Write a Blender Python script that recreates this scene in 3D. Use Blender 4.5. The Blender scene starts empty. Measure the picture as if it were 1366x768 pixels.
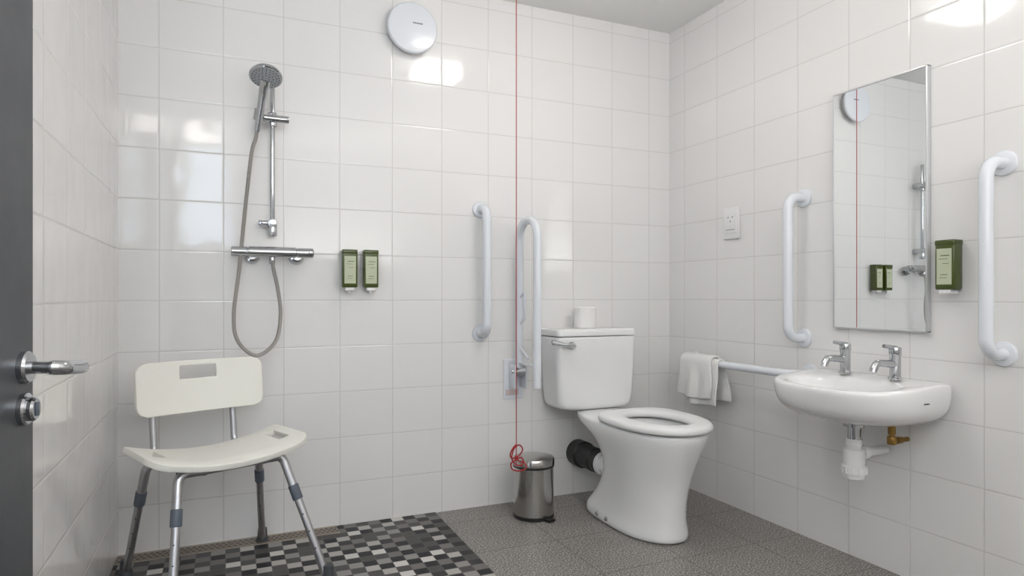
import bpy, bmesh, math
from mathutils import Vector, Matrix
S=bpy.context.scene
W=bpy.data
RX=2.293; LX=-0.391; BY=3.0; FY=-0.6; CZ=2.516

# ---------------- materials ----------------
def mat(name,col,rough=0.5,metal=0.0,spec=0.5,coat=0.0):
    m=W.materials.new(name); m.use_nodes=True
    b=m.node_tree.nodes['Principled BSDF']
    b.inputs['Base Color'].default_value=(*col,1); b.inputs['Roughness'].default_value=rough
    b.inputs['Metallic'].default_value=metal; b.inputs['Specular IOR Level'].default_value=spec
    b.inputs['Coat Weight'].default_value=coat
    nt=m.node_tree; n=nt.nodes.new('ShaderNodeTexNoise'); n.inputs['Scale'].default_value=18
    tc=nt.nodes.new('ShaderNodeTexCoord'); nt.links.new(tc.outputs['Object'],n.inputs['Vector'])
    mr=nt.nodes.new('ShaderNodeMapRange'); mr.inputs['To Min'].default_value=rough*0.9; mr.inputs['To Max'].default_value=min(1,rough*1.15)
    nt.links.new(n.outputs['Fac'],mr.inputs['Value']); nt.links.new(mr.outputs['Result'],b.inputs['Roughness'])
    return m

def tile_mat(name,axis,off,w,h,z0,base,mort,rough=0.07):
    m=W.materials.new(name); m.use_nodes=True; nt=m.node_tree; N=nt.nodes; L=nt.links
    b=N['Principled BSDF']
    tc=N.new('ShaderNodeTexCoord'); sp=N.new('ShaderNodeSeparateXYZ'); L.new(tc.outputs['Object'],sp.inputs[0])
    a1=N.new('ShaderNodeMath'); a1.operation='SUBTRACT'; L.new(sp.outputs[axis],a1.inputs[0]); a1.inputs[1].default_value=off-40*w
    a2=N.new('ShaderNodeMath'); a2.operation='SUBTRACT'; L.new(sp.outputs['Z'],a2.inputs[0]); a2.inputs[1].default_value=z0-40*h
    cb=N.new('ShaderNodeCombineXYZ'); L.new(a1.outputs[0],cb.inputs[0]); L.new(a2.outputs[0],cb.inputs[1])
    br=N.new('ShaderNodeTexBrick'); br.offset=0; br.squash=1; br.inputs['Scale'].default_value=1
    br.inputs['Brick Width'].default_value=w; br.inputs['Row Height'].default_value=h
    br.inputs['Mortar Size'].default_value=0.0016; br.inputs['Mortar Smooth'].default_value=0.3
    br.inputs['Color1'].default_value=(*base,1); br.inputs['Color2'].default_value=tuple(c*0.985 for c in base)+(1,)
    br.inputs['Mortar'].default_value=(*mort,1)
    L.new(cb.outputs[0],br.inputs['Vector']); L.new(br.outputs['Color'],b.inputs['Base Color'])
    b2=N.new('ShaderNodeTexBrick'); b2.offset=0; b2.squash=1; b2.inputs['Scale'].default_value=1
    b2.inputs['Brick Width'].default_value=w; b2.inputs['Row Height'].default_value=h
    b2.inputs['Mortar Size'].default_value=0.006; b2.inputs['Mortar Smooth'].default_value=1
    L.new(cb.outputs[0],b2.inputs['Vector'])
    inv=N.new('ShaderNodeMath'); inv.operation='SUBTRACT'; inv.inputs[0].default_value=1; L.new(b2.outputs['Fac'],inv.inputs[1])
    bp=N.new('ShaderNodeBump'); bp.inputs['Strength'].default_value=0.5; bp.inputs['Distance'].default_value=0.0012
    L.new(inv.outputs[0],bp.inputs['Height'])
    no=N.new('ShaderNodeTexNoise'); no.inputs['Scale'].default_value=7; no.inputs['Detail'].default_value=1
    L.new(tc.outputs['Object'],no.inputs['Vector'])
    bp2=N.new('ShaderNodeBump'); bp2.inputs['Strength'].default_value=0.35; bp2.inputs['Distance'].default_value=0.005
    L.new(no.outputs['Fac'],bp2.inputs['Height']); L.new(bp.outputs[0],bp2.inputs['Normal'])
    L.new(bp2.outputs[0],b.inputs['Normal'])
    mr=N.new('ShaderNodeMapRange'); mr.inputs['To Min'].default_value=rough; mr.inputs['To Max'].default_value=0.6
    L.new(br.outputs['Fac'],mr.inputs['Value']); L.new(mr.outputs[0],b.inputs['Roughness'])
    return m

TB=(0.85,0.84,0.83); TM=(0.62,0.61,0.59)
m_back=tile_mat('tile_back','X',-0.006,0.24,0.206,1.017,TB,TM)
m_right=tile_mat('tile_right','Y',1.336,0.255,0.206,1.017,TB,TM)
m_left=tile_mat('tile_left','Y',0.10,0.25,0.206,1.017,TB,TM)
m_ceil=mat('ceiling_paint',(0.88,0.875,0.86),0.9)
m_white=mat('white_ceramic',(0.87,0.87,0.87),0.08,coat=0.3)
m_wplast=mat('white_plastic',(0.84,0.84,0.84),0.3)
m_rail=mat('rail_white',(0.79,0.82,0.87),0.2,coat=0.3)
m_chair=mat('chair_plastic',(0.88,0.87,0.80),0.42)
m_chrome=mat('chrome',(0.53,0.54,0.56),0.09,1)
m_hose=mat('hose_metal',(0.46,0.44,0.42),0.28,1)
m_steel=mat('stainless',(0.50,0.49,0.47),0.16,1)
m_alu=mat('aluminium',(0.52,0.52,0.54),0.33,1)
m_dgrey=mat('dark_grey_rubber',(0.06,0.065,0.075),0.6)
m_collar=mat('grey_collar',(0.11,0.13,0.16),0.5)
m_socket=mat('socket_hole',(0.25,0.25,0.25),0.5)
m_black=mat('black_rubber',(0.012,0.012,0.012),0.45)
m_green=mat('olive_bottle',(0.055,0.078,0.008),0.22,coat=0.3)
m_label=mat('pale_label',(0.54,0.58,0.41),0.5)
m_red=mat('red_cord',(0.38,0.010,0.013),0.6)
m_brass=mat('brass',(0.36,0.22,0.07),0.35,1)
m_door=mat('door_laminate',(0.062,0.066,0.076),0.45)
m_mirror=mat('mirror_glass',(0.91,0.93,0.93),0.0,1)
m_frame=mat('mirror_frame',(0.66,0.67,0.68),0.3,0.6)
m_dark=mat('dark_slot',(0.02,0.02,0.02),0.6)
m_water=mat('water',(0.55,0.58,0.58),0.03)
m_towel=mat('towel_cotton',(0.87,0.865,0.85),0.95,spec=0.1)
m_paper=mat('toilet_paper',(0.88,0.87,0.86),0.95,spec=0.1)
nt=m_towel.node_tree; n=nt.nodes.new('ShaderNodeTexNoise'); n.inputs['Scale'].default_value=260
bp=nt.nodes.new('ShaderNodeBump'); bp.inputs['Strength'].default_value=0.8; bp.inputs['Distance'].default_value=0.004
tc=nt.nodes.new('ShaderNodeTexCoord'); nt.links.new(tc.outputs['Object'],n.inputs['Vector'])
nt.links.new(n.outputs['Fac'],bp.inputs['Height']); nt.links.new(bp.outputs[0],nt.nodes['Principled BSDF'].inputs['Normal'])
nt=m_hose.node_tree; wv=nt.nodes.new('ShaderNodeTexWave'); wv.bands_direction='Z'; wv.inputs['Scale'].default_value=90
bp=nt.nodes.new('ShaderNodeBump'); bp.inputs['Strength'].default_value=0.6; bp.inputs['Distance'].default_value=0.002
tc=nt.nodes.new('ShaderNodeTexCoord'); nt.links.new(tc.outputs['Object'],wv.inputs['Vector'])
nt.links.new(wv.outputs['Fac'],bp.inputs['Height']); nt.links.new(bp.outputs[0],nt.nodes['Principled BSDF'].inputs['Normal'])

def floor_mat():
    m=W.materials.new('grey_speckle_tiles'); m.use_nodes=True; nt=m.node_tree; N=nt.nodes; L=nt.links; b=N['Principled BSDF']
    tc=N.new('ShaderNodeTexCoord'); mp=N.new('ShaderNodeMapping'); L.new(tc.outputs['Object'],mp.inputs[0])
    mp.inputs['Location'].default_value=(-0.92+3.7,-2.087+3.7,0)
    br=N.new('ShaderNodeTexBrick'); br.offset=0; br.inputs['Scale'].default_value=1
    br.inputs['Brick Width'].default_value=0.37; br.inputs['Row Height'].default_value=0.37
    br.inputs['Mortar Size'].default_value=0.0022; br.inputs['Mortar Smooth'].default_value=0.2
    br.inputs['Color1'].default_value=(1,1,1,1); br.inputs['Color2'].default_value=(.92,.915,.91,1)
    L.new(mp.outputs[0],br.inputs['Vector'])
    n1=N.new('ShaderNodeTexNoise'); n1.inputs['Scale'].default_value=160; n1.inputs['Detail'].default_value=3; L.new(tc.outputs['Object'],n1.inputs['Vector'])
    n2=N.new('ShaderNodeTexNoise'); n2.inputs['Scale'].default_value=5; L.new(tc.outputs['Object'],n2.inputs['Vector'])
    cr=N.new('ShaderNodeValToRGB'); e=cr.color_ramp.elements
    e[0].position=0.36; e[0].color=(0.085,0.078,0.073,1); e[1].position=0.64; e[1].color=(0.60,0.57,0.53,1)
    x=e.new(0.5); x.color=(0.245,0.233,0.218,1)
    L.new(n1.outputs['Fac'],cr.inputs[0])
    mx=N.new('ShaderNodeMixRGB'); mx.blend_type='MULTIPLY'; mx.inputs[0].default_value=0.2
    L.new(cr.outputs[0],mx.inputs[1]); L.new(n2.outputs['Fac'],mx.inputs[2])
    mx3=N.new('ShaderNodeMixRGB'); mx3.blend_type='MULTIPLY'; mx3.inputs[0].default_value=1
    L.new(mx.outputs[0],mx3.inputs[1]); L.new(br.outputs['Color'],mx3.inputs[2])
    m2=N.new('ShaderNodeMixRGB'); L.new(br.outputs['Fac'],m2.inputs[0]); L.new(mx3.outputs[0],m2.inputs[1]); m2.inputs[2].default_value=(0.12,0.108,0.095,1)
    L.new(m2.outputs[0],b.inputs['Base Color']); b.inputs['Roughness'].default_value=0.42
    bp=N.new('ShaderNodeBump'); bp.inputs['Strength'].default_value=0.3; bp.inputs['Distance'].default_value=0.001
    L.new(n1.outputs['Fac'],bp.inputs['Height']); L.new(bp.outputs[0],b.inputs['Normal'])
    return m
def mosaic_mat():
    cw,chh=0.054,0.050
    m=W.materials.new('mosaic'); m.use_nodes=True; nt=m.node_tree; N=nt.nodes; L=nt.links; b=N['Principled BSDF']
    tc=N.new('ShaderNodeTexCoord'); mp=N.new('ShaderNodeMapping'); L.new(tc.outputs['Object'],mp.inputs[0])
    mp.inputs['Location'].default_value=(-0.92+100*cw,100*chh,0)
    br=N.new('ShaderNodeTexBrick'); br.offset=0; br.inputs['Scale'].default_value=1
    br.inputs['Brick Width'].default_value=cw; br.inputs['Row Height'].default_value=chh
    br.inputs['Mortar Size'].default_value=0.0012; br.inputs['Mortar Smooth'].default_value=0.1
    br.inputs['Color1'].default_value=(0,0,0,1); br.inputs['Color2'].default_value=(1,1,1,1); br.inputs['Mortar'].default_value=(0,0,0,1)
    L.new(mp.outputs[0],br.inputs['Vector'])
    def ramp(stops):
        cr=N.new('ShaderNodeValToRGB'); cr.color_ramp.interpolation='CONSTANT'; e=cr.color_ramp.elements
        e[0].position=stops[0][0]; e[0].color=(*stops[0][1],1); e[1].position=stops[1][0]; e[1].color=(*stops[1][1],1)
        for p,c in stops[2:]:
            x=e.new(p); x.color=(*c,1)
        L.new(br.outputs['Color'],cr.inputs[0]); return cr
    rd=ramp([(0,(.008,.008,.010)),(0.50,(.024,.024,.026)),(.74,(.065,.063,.062))])
    rl=ramp([(0,(.07,.067,.065)),(0.25,(.17,.16,.155)),(.48,(.29,.28,.265)),(.66,(.46,.44,.415)),(.83,(.64,.62,.59))])
    sp=N.new('ShaderNodeSeparateXYZ'); L.new(mp.outputs[0],sp.inputs[0])
    def M(op,a,bv):
        q=N.new('ShaderNodeMath'); q.operation=op
        for i,v in enumerate((a,bv)):
            if v is None: continue
            if isinstance(v,(int,float)): q.inputs[i].default_value=v
            else: L.new(v,q.inputs[i])
        return q.outputs[0]
    fx=M('FLOOR',M('DIVIDE',sp.outputs['X'],cw),None); fy=M('FLOOR',M('DIVIDE',sp.outputs['Y'],chh),None)
    parv=M('MODULO',M('ADD',fx,fy),2.0); parv=M('GREATER_THAN',parv,0.5)
    mxx=N.new('ShaderNodeMixRGB'); L.new(parv,mxx.inputs[0]); L.new(rd.outputs[0],mxx.inputs[1]); L.new(rl.outputs[0],mxx.inputs[2])
    m2=N.new('ShaderNodeMixRGB'); L.new(br.outputs['Fac'],m2.inputs[0]); L.new(mxx.outputs[0],m2.inputs[1]); m2.inputs[2].default_value=(0.12,0.115,0.11,1)
    L.new(m2.outputs[0],b.inputs['Base Color']); b.inputs['Roughness'].default_value=0.42
    b.inputs['Specular IOR Level'].default_value=0.25
    return m
def drain_mat():
    m=W.materials.new('drain_grate'); m.use_nodes=True; nt=m.node_tree; N=nt.nodes; L=nt.links; b=N['Principled BSDF']
    tc=N.new('ShaderNodeTexCoord'); mp=N.new('ShaderNodeMapping'); L.new(tc.outputs['Object'],mp.inputs[0]); mp.inputs['Location'].default_value=(5,5,0)
    br=N.new('ShaderNodeTexBrick'); br.offset=0.5; br.inputs['Scale'].default_value=1
    br.inputs['Brick Width'].default_value=0.022; br.inputs['Row Height'].default_value=0.022; br.inputs['Mortar Size'].default_value=0.0050; br.inputs['Mortar Smooth'].default_value=0.1
    br.inputs['Color1'].default_value=(0.02,0.016,0.013,1); br.inputs['Color2'].default_value=(0.04,0.03,0.022,1); br.inputs['Mortar'].default_value=(0.23,0.18,0.14,1)
    L.new(mp.outputs[0],br.inputs['Vector']); L.new(br.outputs['Color'],b.inputs['Base Color']); b.inputs['Roughness'].default_value=0.4; b.inputs['Metallic'].default_value=0.1
    return m

# ---------------- helpers ----------------
def fin(name,bm,m,smooth=True,parent=None,angle=40):
    me=W.meshes.new(name); bmesh.ops.recalc_face_normals(bm,faces=bm.faces); bm.to_mesh(me); bm.free()
    o=W.objects.new(name,me); S.collection.objects.link(o); me.materials.append(m)
    if smooth:
        for p in me.polygons: p.use_smooth=True
        me.set_sharp_from_angle(angle=math.radians(angle))
    if parent: par(o,parent)
    return o
def par(o,p):
    o.parent=p; o.matrix_parent_inverse=p.matrix_world.inverted()
def root(name,loc):
    e=W.objects.new(name,None); e.location=loc; e.empty_display_size=0.05; S.collection.objects.link(e)
    e.matrix_world=Matrix.Translation(loc); return e
def box(name,x0,x1,y0,y1,z0,z1,m,bev=0.0,parent=None,M=None,seg=3):
    bm=bmesh.new(); bmesh.ops.create_cube(bm,size=1)
    for v in bm.verts:
        v.co=Vector(((x0+x1)/2+v.co.x*(x1-x0),(y0+y1)/2+v.co.y*(y1-y0),(z0+z1)/2+v.co.z*(z1-z0)))
    if bev: bmesh.ops.bevel(bm,geom=bm.edges[:],offset=bev,segments=seg,profile=0.5,affect='EDGES')
    if M: bmesh.ops.transform(bm,matrix=M,verts=bm.verts)
    return fin(name,bm,m,bev>0,parent)
def frame_axis(d):
    d=Vector(d).normalized(); u=Vector((0,0,1)) if abs(d.z)<0.9 else Vector((1,0,0))
    a=d.cross(u).normalized(); b=d.cross(a); return d,a,b
def lathe(name,prof,origin,axis,m,parent=None,n=40,angle=35):
    d,a,b=frame_axis(axis); o=Vector(origin); bm=bmesh.new(); rings=[]
    for r,h in prof:
        if r<1e-6: rings.append([bm.verts.new(o+d*h)])
        else: rings.append([bm.verts.new(o+d*h+(a*math.cos(2*math.pi*i/n)+b*math.sin(2*math.pi*i/n))*r) for i in range(n)])
    for A,B in zip(rings,rings[1:]):
        for i in range(n):
            j=(i+1)%n
            if len(A)==1 and len(B)==1: continue
            if len(A)==1: bm.faces.new((A[0],B[i],B[j]))
            elif len(B)==1: bm.faces.new((A[i],A[j],B[0]))
            else: bm.faces.new((A[i],A[j],B[j],B[i]))
    if len(rings[0])>1: bm.faces.new(rings[0])
    if len(rings[-1])>1: bm.faces.new(rings[-1])
    return fin(name,bm,m,True,parent,angle)
def cyl(name,p,q,r,m,parent=None,n=32,r2=None,bev=0.0):
    p=Vector(p);q=Vector(q);L=(q-p).length; r2=r if r2 is None else r2
    pr=[(r,0),(r2,L)] if not bev else [(r-bev,0),(r-bev*.3,bev*.3),(r,bev),(r2,L-bev),(r2-bev*.3,L-bev*.3),(r2-bev,L)]
    return lathe(name,pr,p,q-p,m,parent,n)
def sweep(name,pts,r,m,parent=None,n=16,closed=False):
    pts=[Vector(p) for p in pts]; N=len(pts); bm=bmesh.new(); rings=[]
    def tan(i):
        if closed: return (pts[(i+1)%N]-pts[(i-1)%N]).normalized()
        return (pts[min(i+1,N-1)]-pts[max(i-1,0)]).normalized()
    t0,a,b=frame_axis(tan(0)); prev=t0
    for i in range(N):
        t=tan(i); q=prev.rotation_difference(t); a=q@a; a=(a-t*a.dot(t)).normalized(); b=t.cross(a); prev=t
        rr=r[min(i,len(r)-1)] if isinstance(r,(list,tuple)) else r
        rings.append([bm.verts.new(pts[i]+(a*math.cos(2*math.pi*k/n)+b*math.sin(2*math.pi*k/n))*rr) for k in range(n)])
    for A,B in zip(rings,rings[1:]+([rings[0]] if closed else [])):
        for k in range(n): bm.faces.new((A[k],A[(k+1)%n],B[(k+1)%n],B[k]))
    if not closed: bm.faces.new(rings[0]); bm.faces.new(rings[-1])
    return fin(name,bm,m,True,parent,50)
def fillet(pts,r,seg=10):
    pts=[Vector(p) for p in pts]; out=[pts[0]]
    for i in range(1,len(pts)-1):
        p,c,q=pts[i-1],pts[i],pts[i+1]; u=(p-c).normalized(); v=(q-c).normalized()
        ang=u.angle(v); d=min(r/math.tan(ang/2),(p-c).length*.49 if i>1 else (p-c).length*.98,(q-c).length*.49 if i<len(pts)-2 else (q-c).length*.98)
        rr=d*math.tan(ang/2); bis=(u+v).normalized(); cen=c+bis*(rr/math.sin(ang/2))
        s=c+u*d-cen; e=c+v*d-cen; tot=s.angle(e); ax=s.cross(e).normalized()
        for k in range(seg+1): out.append(cen+Matrix.Rotation(tot*k/seg,3,ax)@s)
    out.append(pts[-1]); return out
def catmull(pts,n=10):
    P=[Vector(p) for p in pts]; P=[P[0]*2-P[1]]+P+[P[-1]*2-P[-2]]; out=[]
    for i in range(1,len(P)-2):
        for k in range(n):
            t=k/n; a,b,c,d=P[i-1],P[i],P[i+1],P[i+2]
            out.append(0.5*((2*b)+(c-a)*t+(2*a-5*b+4*c-d)*t*t+(3*b-a-3*c+d)*t**3))
    out.append(P[-2]); return out
def spow(v,p): return math.copysign(abs(v)**p,v)
def loft(name,rings,m,parent=None,cyclic=False,cap=(True,True),sub=1,angle=180):
    bm=bmesh.new(); R=[[bm.verts.new(p) for p in r] for r in rings]; n=len(R[0])
    pairs=list(zip(R,R[1:]))+([(R[-1],R[0])] if cyclic else [])
    for A,B in pairs:
        for i in range(n): bm.faces.new((A[i],A[(i+1)%n],B[(i+1)%n],B[i]))
    if not cyclic:
        if cap[0]: bm.faces.new(R[0])
        if cap[1]: bm.faces.new(R[-1])
    o=fin(name,bm,m,True,parent,angle)
    if sub:
        s=o.modifiers.new('sub','SUBSURF'); s.levels=sub; s.render_levels=sub
    return o
def rrect(cx,cy,z,hx,hy,r,n=8,):
    pts=[]
    for qx,qy,a0 in ((1,1,0),(-1,1,90),(-1,-1,180),(1,-1,270)):
        for k in range(n+1):
            a=math.radians(a0+90*k/n); pts.append(Vector((cx+qx*(hx-r)+r*math.cos(a),cy+qy*(hy-r)+r*math.sin(a),z)))
    return pts

# ---------------- room ----------------
T=0.12
box('floor',LX-T,RX+T,FY-T,BY+T,-0.1,0,floor_mat())
box('ceiling',LX-T,RX+T,FY-T,BY+T,CZ,CZ+0.1,m_ceil)
box('wall_back',LX-T,RX+T,BY,BY+T,0,CZ,m_back)
box('wall_right',RX,RX+T,FY,BY,0,CZ,m_right)
def multi(name,boxes,m):
    bm=bmesh.new()
    for x0,x1,y0,y1,z0,z1 in boxes:
        r=bmesh.ops.create_cube(bm,size=1)
        for v in r['verts']: v.co=Vector(((x0+x1)/2+v.co.x*(x1-x0),(y0+y1)/2+v.co.y*(y1-y0),(z0+z1)/2+v.co.z*(z1-z0)))
    return fin(name,bm,m,False)
multi('wall_left',[(LX-T,LX,1.34,BY,0,CZ),(LX-T,LX,FY,0.42,0,CZ),(LX-T,LX,0.42,1.34,2.08,CZ)],m_left)
wx0,wx1,wz0,wz1=-0.36,0.05,1.5,2.44
multi('wall_front',[(LX-T,wx0,FY-T,FY,0,CZ),(wx1,RX+T,FY-T,FY,0,CZ),(wx0,wx1,FY-T,FY,0,wz0),(wx0,wx1,FY-T,FY,wz1,CZ)],m_ceil)
wr=root('window_1',(-.15,FY-0.06,1.95))
for nm,b in (('frame_l',(wx0,wx0+.03,FY-.09,FY-.04,wz0,wz1)),('frame_r',(wx1-.03,wx1,FY-.09,FY-.04,wz0,wz1)),
    ('frame_t',(wx0,wx1,FY-.09,FY-.04,wz1-.03,wz1)),('frame_b',(wx0,wx1,FY-.09,FY-.04,wz0,wz0+.03))):
    box(nm,*b,m_wplast,0.004,wr)
multi('floor_mosaic_shower_area',[(LX,0.92,FY,2.90,0,0.003),(0.46,0.92,2.90,BY,0,0.003)],mosaic_mat())
dr=root('floor_drain_channel',(0.03,2.957,0))
box('grate',LX,0.455,2.908,2.985,0,0.004,drain_mat(),0,dr)
for nm,y0,y1 in (('rim_front',2.900,2.908),('rim_back',2.985,3.0)):
    box(nm,LX,0.46,y0,y1,0,0.005,mat('drain_rim',(.34,.30,.25),.4),0,dr)

# ---------------- door ----------------
E=Vector((-0.291,1.308,0)); d=Vector((0.139,0.990,0)).normalized(); nn=Vector((d.y,-d.x,0))
ang=math.atan2(d.y,d.x)
door=root('door_1',E)
Md=Matrix.Translation(E)@Matrix.Rotation(ang,4,'Z')
box('leaf',-0.87,0,0,0.044,0.008,2.05,m_door,0.002,door,Md)
hz=0.922
def dp(x,y,z): return Md@Vector((x,y,z))
hb=-0.040
lathe('handle_rose',[(0.026,0),(0.026,0.008),(0.023,0.012),(0,0.012)],dp(hb,0,hz),nn,m_chrome,door)
sweep('lever',fillet([dp(hb,-0.005,hz),dp(hb,-0.054,hz-.002),dp(hb+0.090,-0.054,hz-0.010)],0.022),[0.010]*3+[0.012]*20,m_chrome,door,n=24)
lathe('lever_tip',[(0.012,0),(0.010,0.004),(0,0.006)],dp(hb+0.090,-0.054,hz-0.010),d,m_chrome,door)
lathe('lock_rose',[(0.026,0),(0.026,0.007),(0.023,0.010),(0,0.010)],dp(hb,0,hz-0.067),nn,m_chrome,door)
lathe('thumb_turn',[(0.019,0.008),(0.019,0.017),(0.016,0.020),(0,0.020)],dp(hb,0,hz-0.067),nn,m_chrome,door)
box('thumb_turn_grip',hb-0.003,hb+0.003,-0.023,-0.018,hz-0.078,hz-0.056,m_collar,0.001,door,Md)
fr=root('trim_1',(LX,0.9,1))
box('jamb_near',LX-0.10,LX+0.0,0.42,0.437,0,2.08,m_door,0.002,fr)
box('jamb_far',LX-0.10,LX+0.0,1.323,1.34,0,2.08,m_door,0.002,fr)
box('head',LX-0.10,LX+0.0,0.437,1.323,2.063,2.08,m_door,0.002,fr)

# ---------------- ceiling lights ----------------
def emis(name,col,s):
    m=W.materials.new(name); m.use_nodes=True; nt=m.node_tree; nt.nodes.remove(nt.nodes['Principled BSDF'])
    e=nt.nodes.new('ShaderNodeEmission'); e.inputs[0].default_value=(*col,1); e.inputs[1].default_value=s
    nt.links.new(e.outputs[0],nt.nodes['Material Output'].inputs[0]); return m
for i,(x,y,st) in enumerate(((1.22,2.02,14.5),(-0.17,-0.25,11))):
    m_lamp=emis('lamp_diffuser_%d'%(i+1),(1,0.958,0.915),st)
    r=root('ceiling_light',(x,y,CZ))
    lathe('base',[(0.15,0),(0.15,0.02),(0.14,0.03)],(x,y,CZ),(0,0,-1),m_wplast,r)
    lathe('diffuser',[(0.12,0.03),(0.165,0.045),(0.165,0.075),(0.13,0.100),(0.07,0.112),(0,0.115)],(x,y,CZ),(0,0,-1),m_lamp,r)
# added fill light, unseen behind the camera, pointed straight up to brighten the ceiling
l=W.lights.new('ceiling_fill_light','AREA'); l.shape='RECTANGLE'; l.size=1.3; l.size_y=0.45; l.energy=32; l.color=(1,0.985,0.965)
o=W.objects.new('ceiling_fill_light',l); S.collection.objects.link(o); o.location=(0.95,-0.30,1.35); o.rotation_euler=(math.pi,0,0)

# ---------------- toilet ----------------
CX=1.705; PX=1.728
toilet=root('toilet',(CX,2.6,0))
def egg(z,yw,yf,yb,hw,pb=0.8,cx=PX,n=56,pf=0.95):
    o=[]
    for i in range(n):
        a=2*math.pi*i/n; c,s=math.cos(a),math.sin(a)
        if s<0: o.append(Vector((cx+hw*spow(c,pf),yw+(yw-yf)*-spow(abs(s),pf),z)))
        else: o.append(Vector((cx+hw*spow(c,pb),yw+(yb-yw)*spow(s,pb),z)))
    return o
DZ=.010
loft('pan',[egg(*r) for r in [
 (0.0,2.46,2.200,2.79,.149,.5),(0.004,2.46,2.198,2.792,.151,.5),(0.045,2.46,2.200,2.79,.149,.5),(.06,2.46,2.207,2.78,.142,.55),(.12,2.44,2.210,2.72,.136,.6),
 (.20,2.42,2.202,2.67,.140,.7),(.28,2.40,2.180,2.66,.152,.8),(.34,2.39,2.152,2.70,.168,.8),(.395,2.385,2.125,2.78,.182,.8),
 (.42,2.38,2.112,2.86,.188,.75),(.442,2.37,2.103,2.905,.191,.75),(.464,2.37,2.101,2.908,.192,.75),(.472,2.37,2.112,2.90,.184,.75),
 (.473,2.36,2.15,2.54,.14,1),(.467,2.36,2.165,2.525,.125,1),(.42,2.36,2.165,2.52,.125,1),(.36,2.37,2.19,2.52,.11,1),(.31,2.38,2.24,2.50,.085,1),(.27,2.39,2.29,2.47,.055,1),(.25,2.39,2.33,2.45,.03,1)]],m_white,toilet)
lathe('water',[(0.075,0),(0,0.001)],(PX,2.385,0.315),(0,0,1),m_water,toilet)
def ring_in(z,k): return egg(z+DZ,2.34,2.175-k,2.515+k,.112+k,1)
def ring_out(z,k): return egg(z+DZ,2.36,2.080-k,2.60+k,.205+k,.55)
loft('seat',[ring_out(.464,-.006),ring_out(.470,0),ring_out(.486,.001),ring_out(.496,-.007),ring_out(.501,-.03),ring_in(.500,.022),ring_in(.494,.005),ring_in(.476,0),ring_in(.464,.004)],m_wplast,toilet,cyclic=True)
for k,s in enumerate((-.075,.075)):
    cyl('hinge_%d'%(k+1),(PX+s-.02,2.622,.487),(PX+s+.02,2.622,.487),.013,m_wplast,toilet,bev=.003)
loft('cistern',[rrect(CX-.009,2.885,z,hx,hy,r) for z,hx,hy,r in [(.470,.13,.07,.05),(.474,.165,.078,.045),(.484,.200,.093,.038),(.500,.212,.099,.032),(.56,.217,.102,.030),(.70,.222,.104,.030),(.82,.2255,.106,.030),(.834,.2255,.106,.030),(.838,.2255,.106,.030)]],m_white,toilet,angle=60)
loft('cistern_lid',[rrect(CX-.009,2.885,z,hx,hy,r) for z,hx,hy,r in [(.8385,.224,.105,.030),(.840,.2275,.1085,.031),(.843,.228,.109,.031),(.864,.228,.109,.031),(.871,.226,.107,.031),(.8745,.220,.100,.03),(.875,.18,.07,.03)]],m_white,toilet,angle=60)
ly=2.885-.106
lathe('flush_boss',[(.018,0),(.018,.012),(.014,.018),(0,.018)],(CX-.165,ly,.797),(0,-1,0),m_chrome,toilet)
sweep('flush_lever',[(CX-.155,ly-.02,.794),(CX-.20,ly-.026,.800),(CX-.24,ly-.028,.808),(CX-.272,ly-.026,.815)],[.010,.010,.010,.012],m_chrome,toilet)
cyl('flush_lever_tip',(CX-.271,ly-.026,.815),(CX-.284,ly-.026,.817),.012,m_chrome,toilet,bev=.003)
for k,(x,y) in enumerate(((PX-.148,2.60),(PX-.150,2.52))):
    lathe('fixing_bolt_%d'%(k+1),[(.010,0),(.010,.004),(.006,.008),(0,.009)],(x,y,.03),(-1,0,0),m_chrome,toilet,n=16)
lathe('outlet_collar',[(.05,0),(.05,.10),(.058,.10),(.058,.125),(.054,.13)],(CX-.005,2.62,.216),(0,1,0),m_wplast,toilet)
lathe('soil_connector',[(.052,0),(.058,.004),(.058,.02),(.054,.024),(.054,.05),(.06,.055),(.06,.165),(.068,.17),(.068,.244)],(CX-.005,2.755,.216),(0,1,0),m_black,toilet)

tr=root('toilet_roll',(1.68,2.885,.875))
lathe('paper',[(.021,0),(.054,0),(.057,.003),(.057,.102),(.054,.105),(.021,.105),(.021,0)],(1.68,2.885,.8755),(0,0,1),m_paper,tr)

# ---------------- grab rails ----------------
def grab(name,a,b,out,off=0.095,r=0.0205,m=m_rail):
    a=Vector(a);b=Vector(b);o=Vector(out)
    g=root(name,a)
    sweep('tube',fillet([a+o*0.004,a+o*off,b+o*off,b+o*0.004],0.055,14),r,m,g,n=24)
    for i,p in enumerate((a,b)):
        lathe('flange_%d'%(i+1),[(.041,0.0005),(.041,.006),(.038,.011),(.024,.014),(.0,.014)],p,o,m,g)
    return g
grab('grab_rail',(1.150,BY,1.462),(1.150,BY,.853),(0,-1,0),r=.0215)
grab('grab_rail',(RX,2.065,1.461),(RX,2.065,.857),(-1,0,0))
grab('grab_rail',(RX,1.275,1.463),(RX,1.275,.850),(-1,0,0))
grab('grab_rail',(RX,2.78,.705),(RX,2.03,.705),(-1,0,0),r=.018)

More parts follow.
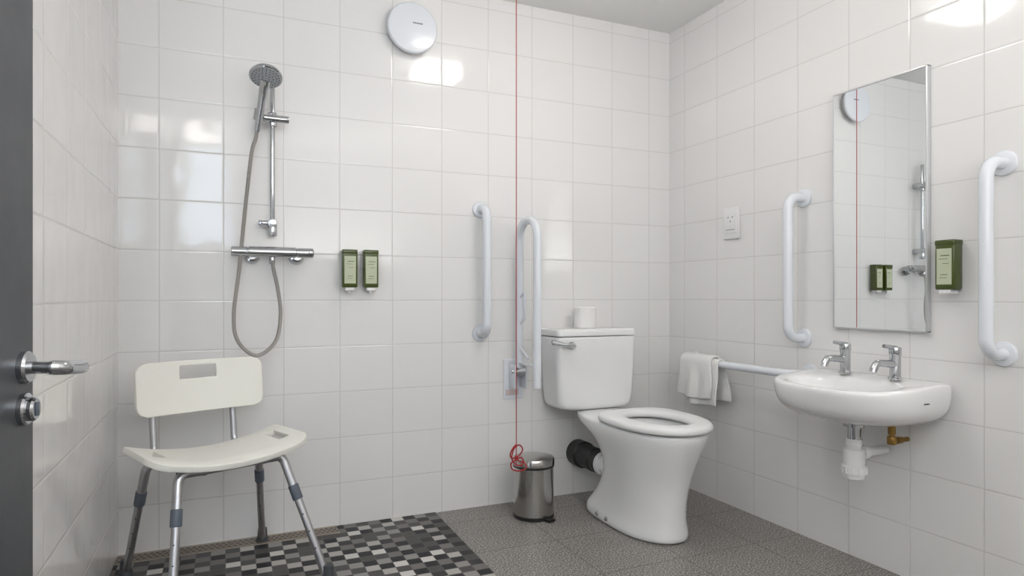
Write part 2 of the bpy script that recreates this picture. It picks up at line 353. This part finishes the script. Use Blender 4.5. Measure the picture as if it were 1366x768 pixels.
hr=root('hinged_support_rail',(1.33,BY,.6))
hx=1.335
sweep('arm',fillet([(hx,2.935,.66),(hx,2.935,1.40),(hx,2.735,1.40),(hx,2.735,.615)],.09,16),.0195,m_rail,hr,n=24)
cyl('arm_end',(hx,2.735,.615),(hx,2.735,.603),.0195,m_rail,hr,bev=.004)
box('wall_plate',hx-.06,hx+.045,2.993,2.9995,.52,.72,m_rail,.003,hr)
box('pivot_bracket_l',hx-.033,hx-.027,2.915,2.995,.58,.70,m_rail,.002,hr)
box('pivot_bracket_r',hx+.027,hx+.033,2.915,2.995,.58,.70,m_rail,.002,hr)
cyl('pivot_pin',(hx-.04,2.94,.665),(hx+.04,2.94,.665),.010,m_chrome,hr,bev=.002)
lathe('hinge_hub',[(.026,0),(.026,.05),(0,.05)],(hx-.025,2.94,.665),(1,0,0),m_chrome,hr)
box('instruction_label',hx-.050,hx+.02,2.990,2.9935,.54,.570,mat('label_grey_pink',(.62,.54,.53),.5),0,hr)
sweep('roll_holder_bar',fillet([(hx,2.92,1.03),(hx-.0,2.87,1.06),(hx,2.87,.93),(hx,2.92,.90)],.015,5),.006,m_rail,hr)
cyl('locking_strut',(hx,2.955,.80),(hx,2.83,.735),.007,m_rail,hr)
box('brace',hx-.012,hx+.012,2.745,2.925,.70,.715,m_rail,.003,hr)

# ---------------- basin ----------------
BYc=1.690
bs=root('wash_basin',(RX,BYc,.7))
def bring(z,dm,hy,lf,lb,pf=.68,pb=.3,n=64,front_drop=0):
    o=[]
    for i in range(n):
        a=2*math.pi*i/n; c,s=math.cos(a),math.sin(a)
        if s>0: dd=dm+lf*spow(s,pf); y=hy*spow(c,pf)
        else: dd=dm-lb*spow(abs(s),pb); y=hy*spow(c,pb)
        o.append(Vector((RX-dd,BYc+y,z-front_drop*max(0,dd-.1))))
    return o
loft('bowl',[bring(.576,.15,.06,.05,.06,1,1),bring(.579,.15,.13,.11,.10,.9,.9),bring(.589,.15,.188,.168,.13,.82,.5),bring(.605,.14,.232,.216,.138,.76,.38),bring(.628,.13,.258,.248,.129,.71,.33),
 bring(.655,.12,.270,.266,.119,front_drop=.02),bring(.690,.12,.276,.273,.1195,front_drop=.04),bring(.728,.12,.277,.276,.1195,front_drop=.07),bring(.737,.12,.271,.27,.116,front_drop=.08),
 bring(.738,.12,.260,.26,.108,front_drop=.08),
 bring(.734,.24,.213,.125,.105,.85,.8,front_drop=.07),bring(.722,.24,.203,.118,.098,.85,.8,front_drop=.05),bring(.68,.24,.18,.10,.085,.9,.9),bring(.64,.23,.13,.075,.07,1,1),bring(.620,.21,.06,.04,.04,1,1),bring(.616,.2,.025,.02,.02,1,1)],m_white,bs)
lathe('waste',[(.022,0),(.022,.004),(.015,.005),(0,.003)],(RX-.2,BYc,.617),(0,0,1),m_chrome,bs,n=24)
for k in range(2):
    box('badge_%d'%(k+1),RX-.16-.014*k,RX-.168-.014*k,BYc-.2785,BYc-.2745,.677,.681,m_collar,0,bs)
tx=RX-.165
cyl('waste_tail',(tx,BYc,.582),(tx,BYc,.50),.024,m_chrome,bs)
lathe('tail_flange',[(.037,0),(.037,.020),(.024,.022)],(tx,BYc,.577),(0,0,-1),m_chrome,bs)
lathe('bottle_trap',[(.020,0),(.027,.002),(.029,.025),(.024,.027),(.024,.035),(.036,.04),(.038,.055),(.036,.10),(.042,.102),(.042,.128),(.036,.13),(.034,.145),(.02,.15),(0,.15)],(tx,BYc,.512),(0,0,-1),m_wplast,bs)
for k in range(12):
    a=k*math.pi/6
    cyl('trap_rib_%d'%(k+1),(tx+.042*math.cos(a),BYc+.042*math.sin(a),.410),(tx+.042*math.cos(a),BYc+.042*math.sin(a),.385),.003,m_wplast,bs,n=8)
cyl('trap_outlet',(tx+.02,BYc,.455),(RX,BYc,.455),.018,m_wplast,bs)
cyl('trap_outlet_nut',(tx+.038,BYc,.455),(tx+.062,BYc,.455),.027,m_wplast,bs,n=12,bev=.003)
cyl('supply_pipe',(RX-.085,1.60,.62),(RX-.085,1.60,.505),.0085,m_brass,bs)
cyl('isolation_valve',(RX-.085,1.60,.572),(RX-.085,1.60,.535),.013,m_brass,bs,n=8,bev=.002)
cyl('isolation_body',(RX-.085,1.60,.530),(RX-.085,1.60,.500),.016,m_brass,bs,n=20,bev=.003)
cyl('supply_elbow',(RX-.085,1.60,.512),(RX,1.60,.512),.0085,m_brass,bs)
cyl('elbow_nut',(RX-.06,1.60,.512),(RX-.035,1.60,.512),.013,m_brass,bs,n=6)
def tap(y):
    t=root('basin_tap',(RX-.095,y,.739)); x=RX-.095; z=.7385
    lathe('base',[(.024,0),(.024,.004),(.020,.008),(.020,.010),(.0185,.012),(.0185,.085),(.0205,.088),(.0205,.112),(.018,.116),(0,.117)],(x,y,z),(0,0,1),m_chrome,t)
    sweep('spout',fillet([(x,y,z+.054),(x-.095,y,z+.062),(x-.112,y,z+.041)],.02,6),[.0145]+[.013]*8,m_chrome,t)
    cyl('aerator',(x-.109,y,z+.048),(x-.115,y,z+.031),.012,m_chrome,t)
    sweep('lever',[(x+.005,y,z+.110),(x-.03,y,z+.117),(x-.060,y,z+.121)],[.010,.0075,.0065],m_chrome,t)
tap(1.785); tap(1.58)

# ---------------- mirror ----------------
mr=root('wall_mirror',(RX,1.71,1.38))
box('backing',RX-.018,RX-.001,1.513,1.902,.908,1.855,m_frame,.001,mr)
box('glass',RX-.0195,RX-.018,1.518,1.897,.913,1.850,m_mirror,0,mr)
for nm,b in (('frame_top',(1.512,1.903,1.850,1.856)),('frame_bottom',(1.512,1.903,.907,.913)),('frame_near',(1.512,1.519,.907,1.856)),('frame_far',(1.898,1.903,.907,1.856))):
    box(nm,RX-.022,RX-.001,b[0],b[1],b[2],b[3],m_frame,.0015,mr)

# ---------------- shaver socket ----------------
sk=root('shaver_socket',(RX,2.5,1.395))
box('plate',RX-.012,RX-.0005,2.447,2.553,1.318,1.472,m_wplast,.004,sk)
box('raised_face',RX-.015,RX-.010,2.462,2.538,1.345,1.455,m_wplast,.003,sk)
for k,(y,z) in enumerate(((2.485,1.425),(2.515,1.425),(2.5,1.405))):
    box('slot_%d'%(k+1),RX-.0156,RX-.014,y-.003,y+.003,z-.004,z+.004,m_socket,0,sk)
box('switch_line',RX-.0156,RX-.014,2.47,2.53,1.362,1.365,m_socket,0,sk)

# ---------------- soap dispensers ----------------
def disp(loc,ang):
    M=Matrix.Translation(loc)@Matrix.Rotation(ang,4,'Z'); g=root('soap_dispenser',loc)
    w=.033
    box('bracket',-.024,.024,-.012,-.0005,-.075,.088,m_chrome,.002,g,M)
    box('bottle',-w,w,-.058,-.010,-.070,.098,m_green,.006,g,M)
    box('cap',-w-.001,w+.001,-.059,-.009,.080,.100,m_green,.005,g,M)
    box('label',-w+.008,w-.008,-.0592,-.0575,-.052,.070,m_label,.0,g,M)
    for k,(z0,z1,x0,x1) in enumerate(((.045,.0475,-.012,.018),(.034,.0355,-.018,.012),(.018,.0195,-.006,.016),(-.02,-.018,-.012,.012),(-.03,-.0285,-.015,.01))):
        box('label_mark_%d'%(k+1),x0,x1,-.0597,-.0590,z0,z1,m_green,0,g,M)
    box('push_plate',-.020,.020,-.056,-.014,-.084,-.070,m_wplast,.003,g,M)
    lathe('nozzle',[(.007,0),(.006,.012),(0,.012)],M@Vector((0,-.035,-.084)),(0,0,-1),m_wplast,g,n=16)
disp(Vector((.510,BY,1.145)),0)
disp(Vector((.604,BY,1.145)),0)
disp(Vector((RX,1.43,1.128)),-math.pi/2)

# ---------------- extractor ----------------
ez=2.284; exx=.798
ex=root('extractor_fan',(exx,BY,ez))
lathe('body',[(.088,0.0005),(.088,.03),(.06,.035),(0,.035)],(exx,BY,ez),(0,-1,0),m_wplast,ex,n=56)
lathe('cover_disc',[(.0,.031),(.113,.033),(.118,.038),(.118,.046),(.113,.052),(.09,.055),(0,.056)],(exx,BY,ez),(0,-1,0),m_rail,ex,n=64)
for k in range(6):
    box('badge_%d'%(k+1),exx+k*.008,exx+.005+k*.008,BY-.0572,BY-.0555,ez+.017,ez+.023,m_collar,0,ex)

# ---------------- shower ----------------
sh=root('shower_set',(.18,BY,1.5)); rx,ry=.184,2.94
cyl('riser_rail',(rx,ry,1.30),(rx,ry,1.935),.0105,m_chrome,sh,bev=.003)
for nm,z in (('rail_bracket_top',1.795),('rail_bracket_bottom',1.345)):
    cyl(nm,(rx-.0,BY-.0005,z),(rx,ry-.018,z),.019,m_chrome,sh,bev=.003)
cyl('bottom_socket',(rx,ry,1.29),(rx,ry,1.335),.019,m_chrome,sh,bev=.004)
cyl('bottom_knob',(rx-.055,ry,1.345),(rx+.005,ry,1.345),.012,m_chrome,sh,bev=.003)
cyl('slider',(rx,ry,1.755),(rx,ry,1.815),.019,m_chrome,sh,bev=.003)
cyl('slider_knob',(rx-.07,ry-.022,1.785),(rx+.065,ry-.022,1.785),.0155,m_chrome,sh,bev=.003)
cyl('handset_holder',(rx-.062,ry-.045,1.765),(rx-.055,ry-.060,1.81),.018,m_chrome,sh,bev=.003)
H0=Vector((.122,2.90,1.72)); H1=Vector((.146,2.84,1.885))
sweep('handset_handle',[H0,H0.lerp(H1,.3),H0.lerp(H1,.7),H1,H1+Vector((.005,-.03,.03))],[.011,.014,.0165,.020,.025],m_chrome,sh,n=20)
hn=Vector((-.08,-.42,-.90)).normalized(); hc=H1+Vector((.005,-.045,.042))
lathe('shower_head',[(.0,-.020),(.03,-.018),(.058,-.004),(.064,.006),(.064,.014),(.060,.017)],hc,hn,m_chrome,sh,n=48)
lathe('head_face',[(.060,0),(.058,.002),(0,.002)],hc+hn*.0165,hn,mat('spray_face',(.38,.39,.41),.35),sh,n=48)
_,fa,fb=frame_axis(hn)
for rr,nn_ in ((.014,6),(.028,12),(.042,18),(.052,24)):
    for k in range(nn_):
        a=2*math.pi*k/nn_; p=hc+hn*.0185+(fa*math.cos(a)+fb*math.sin(a))*rr
        lathe('nozzle',[(.0022,0),(.0015,.002)],p,hn,m_dark,sh,n=6)
sweep('hose',catmull([(.122,2.90,1.725),(.116,2.905,1.69),(.0997,2.925,1.62),(.074,2.93,1.37),(.053,2.91,1.144),(.033,2.90,.965),(.047,2.9,.855),(.118,2.9,.790),(.193,2.9,.845),(.214,2.9,.957),(.203,2.9,1.067),(.187,2.915,1.15),(.183,2.93,1.20)],12),.0078,m_hose,sh,n=14)
vz=1.222; vy=2.925
lathe('mixer_bar',[(.017,0),(.021,.003),(.021,.06),(.0195,.062),(.0195,.068),(.023,.07),(.023,.255),(.0195,.257),(.0195,.263),(.021,.265),(.021,.325),(.017,.328)],(.022,vy,vz),(1,0,0),m_chrome,sh)
for k,x in enumerate((.105,.285)):
    lathe('wall_shroud_%d'%(k+1),[(.033,0.0005),(.033,.012),(.024,.03),(.016,.032),(.016,.07)],(x,BY,vz-.015),(0,-1,0),m_chrome,sh)
cyl('hose_nut',(.183,2.93,vz-.018),(.183,2.93,vz-.05),.012,m_chrome,sh,n=20,bev=.002)
box('temp_lever',.33,.345,vy-.04,vy+.01,vz-.006,vz+.006,m_chrome,.002,sh)

# ---------------- pull cord ----------------
pc=root('emergency_pull_cord',(1.19,2.65,CZ)); px,py=1.19,2.65
lathe('ceiling_rose',[(.04,0.0005),(.04,.02),(.03,.03),(0,.032)],(px,py,CZ),(0,0,-1),m_wplast,pc)
cyl('cord',(px,py,CZ-.03),(px,py,.28),.0022,m_red,pc,n=8)
knot=[(0,0,.385),(-.022,-.012,.372),(-.034,-.01,.345),(-.02,.0,.325),(.008,-.008,.335),(.026,-.01,.362),(.012,-.004,.382),(-.014,-.006,.368),(-.028,-.014,.33),(-.010,-.012,.300),(.016,-.01,.292),(.034,-.006,.302),(.022,-.002,.325),(-.006,-.01,.318),(-.030,-.01,.305),(-.022,-.006,.278),(.004,-.008,.268),(.030,-.01,.270),(.046,-.008,.282),(.036,-.004,.300),(.008,-.004,.312),(0,0,.33)]
sweep('knotted_loops',catmull([(px+a,py+b,c-.01) for a,b,c in knot],6),.0031,m_red,pc,n=8)
lathe('knot',[(.0,-.012),(.007,-.007),(.008,0),(.006,.008),(0,.012)],(px,py,.315),(0,0,1),m_red,pc,n=12)

# ---------------- pedal bin ----------------
bx,by=1.335,2.775
pb=root('pedal_bin',(bx,by,0))
lathe('base_ring',[(.094,0),(.097,.004),(.097,.016),(.094,.018)],(bx,by,0),(0,0,1),m_black,pb,n=56)
lathe('body',[(.0945,.016),(.0945,.235)],(bx,by,0),(0,0,1),m_steel,pb,n=56)
lathe('rim_band',[(.0945,.235),(.098,.237),(.098,.247),(.095,.249)],(bx,by,0),(0,0,1),m_black,pb,n=56)
lathe('lid',[(.0985,.247),(.0985,.270),(.094,.279),(.07,.285),(.03,.288),(0,.289)],(bx,by,0),(0,0,1),m_steel,pb,n=56)
pd=Vector((.30,-1,0)).normalized(); 
box('pedal',-.02,.02,-.13,-.085,.004,.012,m_black,.003,pb,Matrix.Translation((bx,by,0))@Matrix.Rotation(math.atan2(pd.y,pd.x)+math.pi/2,4,'Z'))
box('lid_hinge',-.02,.02,.09,.108,.22,.26,m_black,.003,pb,Matrix.Translation((bx,by,0)))

# ---------------- towel ----------------
def towel():
    g=root('hand_towel',(2.2,2.58,.6)); rxx=RX-.095
    def flap(name,y0,y1,zb_front,zb_back,rad,th,ph):
        bm=bmesh.new(); nu,nv=28,40; grid=[]
        arc=math.pi*rad; Lf=.705-zb_front; Lb=.705-zb_back; tot=Lf+arc+Lb
        for j in range(nv+1):
            s=tot*j/nv; row=[]
            for i in range(nu+1):
                u=i/nu; y=y0+(y1-y0)*u
                if s<Lf: x=rxx-rad; z=zb_front+s; drop=(Lf-s)
                elif s<Lf+arc:
                    a=(s-Lf)/rad; x=rxx-rad*math.cos(a); z=.705+rad*math.sin(a); drop=0
                else: x=rxx+rad; z=.705-(s-Lf-arc); drop=s-Lf-arc
                k=min(1,drop/.12)
                x+=(-1 if s<Lf else .6)*k*(.007*math.sin(u*9+ph)+.006*math.sin(u*17+ph*2)+.008)
                y+=k*(.010*math.sin(s*22+ph)+ (u-.5)*.03)
                z+=k*.006*math.sin(u*6+ph)
                row.append(bm.verts.new((x,y,z)))
            grid.append(row)
        for j in range(nv):
            for i in range(nu): bm.faces.new((grid[j][i],grid[j][i+1],grid[j+1][i+1],grid[j+1][i]))
        o=fin(name,bm,m_towel,True,g,180)
        s=o.modifiers.new('so','SOLIDIFY'); s.thickness=th; s.offset=0
        s=o.modifiers.new('su','SUBSURF'); s.levels=1; s.render_levels=1
    flap('inner_layer',2.47,2.69,.50,.52,.024,.008,1.0)
    flap('outer_layer',2.51,2.735,.53,.56,.036,.011,2.2)
towel()

# ---------------- shower chair ----------------
ca=math.radians(22); C=Vector((-.02,2.59,0)); MC=Matrix.Translation(C)@Matrix.Rotation(ca,4,'Z')
ch=root('shower_chair',C)
def panel(name,hw,hd,rc,nx,ny,slots,fn,th,m):
    bm=bmesh.new(); V=[]
    for j in range(ny+1):
        y=-hd+2*hd*j/ny; ex=max(0,abs(y)-(hd-rc)); w=hw-(rc-math.sqrt(max(0,rc*rc-ex*ex)))
        V.append([(-1+2*i/nx,y,w) for i in range(nx+1)])
    vv=[[bm.verts.new(MC@Vector(fn(p[0]*p[2],p[1]))) for p in r] for r in V]
    for j in range(ny):
        for i in range(nx):
            cx=(-1+2*(i+.5)/nx)*hw; cy=-hd+2*hd*(j+.5)/ny
            if any(x0<cx<x1 and y0<cy<y1 for x0,x1,y0,y1 in slots): continue
            bm.faces.new((vv[j][i],vv[j][i+1],vv[j+1][i+1],vv[j+1][i]))
    lone=[v for v in bm.verts if not v.link_faces]
    bmesh.ops.delete(bm,geom=lone,context='VERTS')
    bmesh.ops.remove_doubles(bm,verts=bm.verts,dist=1e-5)
    o=fin(name,bm,m,True,ch,180)
    s=o.modifiers.new('so','SOLIDIFY'); s.thickness=th; s.offset=0
    b=o.modifiers.new('bv','BEVEL'); b.width=.006; b.segments=3; b.limit_method='ANGLE'; b.angle_limit=math.radians(50)
    return o
def seatf(x,y):
    z=.508-.045*(1-(x/.28)**2)-.012*max(0,(abs(y)-.10)/.07)**2
    return (x,y,z)
slots=[(.205,.24,-.07,.07),(-.24,-.205,-.07,.07)]
panel('seat',.28,.165,.06,56,33,slots,seatf,.022,m_chair)
def backf(x,y):
    return (x+.015,.215-.02*(x/.235)**2+(y*.12), .692+y)
panel('backrest',.235,.098,.04,48,20,[(-.075,.055,.028,.078)],backf,.020,m_chair)
def L(x,y,z): return MC@Vector((x,y,z))
for k,x in enumerate((-.15,.145)):
    sweep('back_post_%d'%(k+1),fillet([L(x,.05,.446),L(x,.215,.446),L(x,.243,.68)],.04,8),.0125,m_alu,ch)
for k,y in enumerate((-.11,.11)):
    cyl('cross_tube_%d'%(k+1),L(-.17,y,.440),L(.17,y,.440),.0125,m_alu,ch)
feet={'rear_left':(-.338,2.79),'rear_right':(.145,2.945),'front_right':(.345,2.44),'front_left':(-.155,2.28)}
tops={'rear_left':(-.205,.11),'rear_right':(.195,.11),'front_right':(.185,-.11),'front_left':(-.175,-.11)}
for kname in feet:
    tx_,ty_=tops[kname]; top=L(tx_,ty_,.448); inn=L(tx_*.5,ty_,.440); ft=Vector((*feet[kname],0))
    mid=top.lerp(ft,.30)
    sweep('leg_'+kname,fillet([inn,top,mid],.035,8),.0155,m_alu,ch,n=20)
    low=top.lerp(ft,.97)
    dd=(ft-top).normalized()
    cyl('leg_lower_'+kname,mid-dd*.02,low,.0140,m_alu,ch,n=20)
    cyl('collar_'+kname,mid-dd*.028,mid+dd*.028,.0185,m_collar,ch,n=20,bev=.003)
    lathe('foot_'+kname,[(.024,0),(.024,.012),(.020,.02),(.018,.055),(.015,.058)],ft,(0,0,1),m_dgrey,ch,n=24)
    for q in range(3):
        p=mid.lerp(low,.25+.2*q)
        cyl('pin_hole_%s_%d'%(kname,q+1),p+Vector((-.002,-.0115,0)),p+Vector((-.003,-.0145,0)),.003,m_dark,ch,n=8)
for k,(x,y) in enumerate(((-.16,-.09),(.17,-.09),(.17,.09))):
    lathe('clip_%d'%(k+1),[(.016,0),(.016,.02),(.012,.024)],L(x,y,.452),(0,0,-1),m_collar,ch,n=20)

# ---------------- world, camera ----------------
w=W.worlds.new('World'); S.world=w; w.use_nodes=True
bg=w.node_tree.nodes['Background']; bg.inputs[0].default_value=(0.72,0.85,1,1); bg.inputs[1].default_value=7
cam=W.cameras.new('camera'); co=W.objects.new('camera',cam); S.collection.objects.link(co)
co.location=(0,0,1.036); co.rotation_euler=(math.radians(90),0,-math.radians(23.8))
cam.sensor_width=36; cam.lens=36*868/1366; cam.shift_y=11/1366; cam.clip_start=0.01
S.camera=co
S.view_settings.view_transform='Standard'; S.view_settings.look='None'; S.view_settings.exposure=0.2
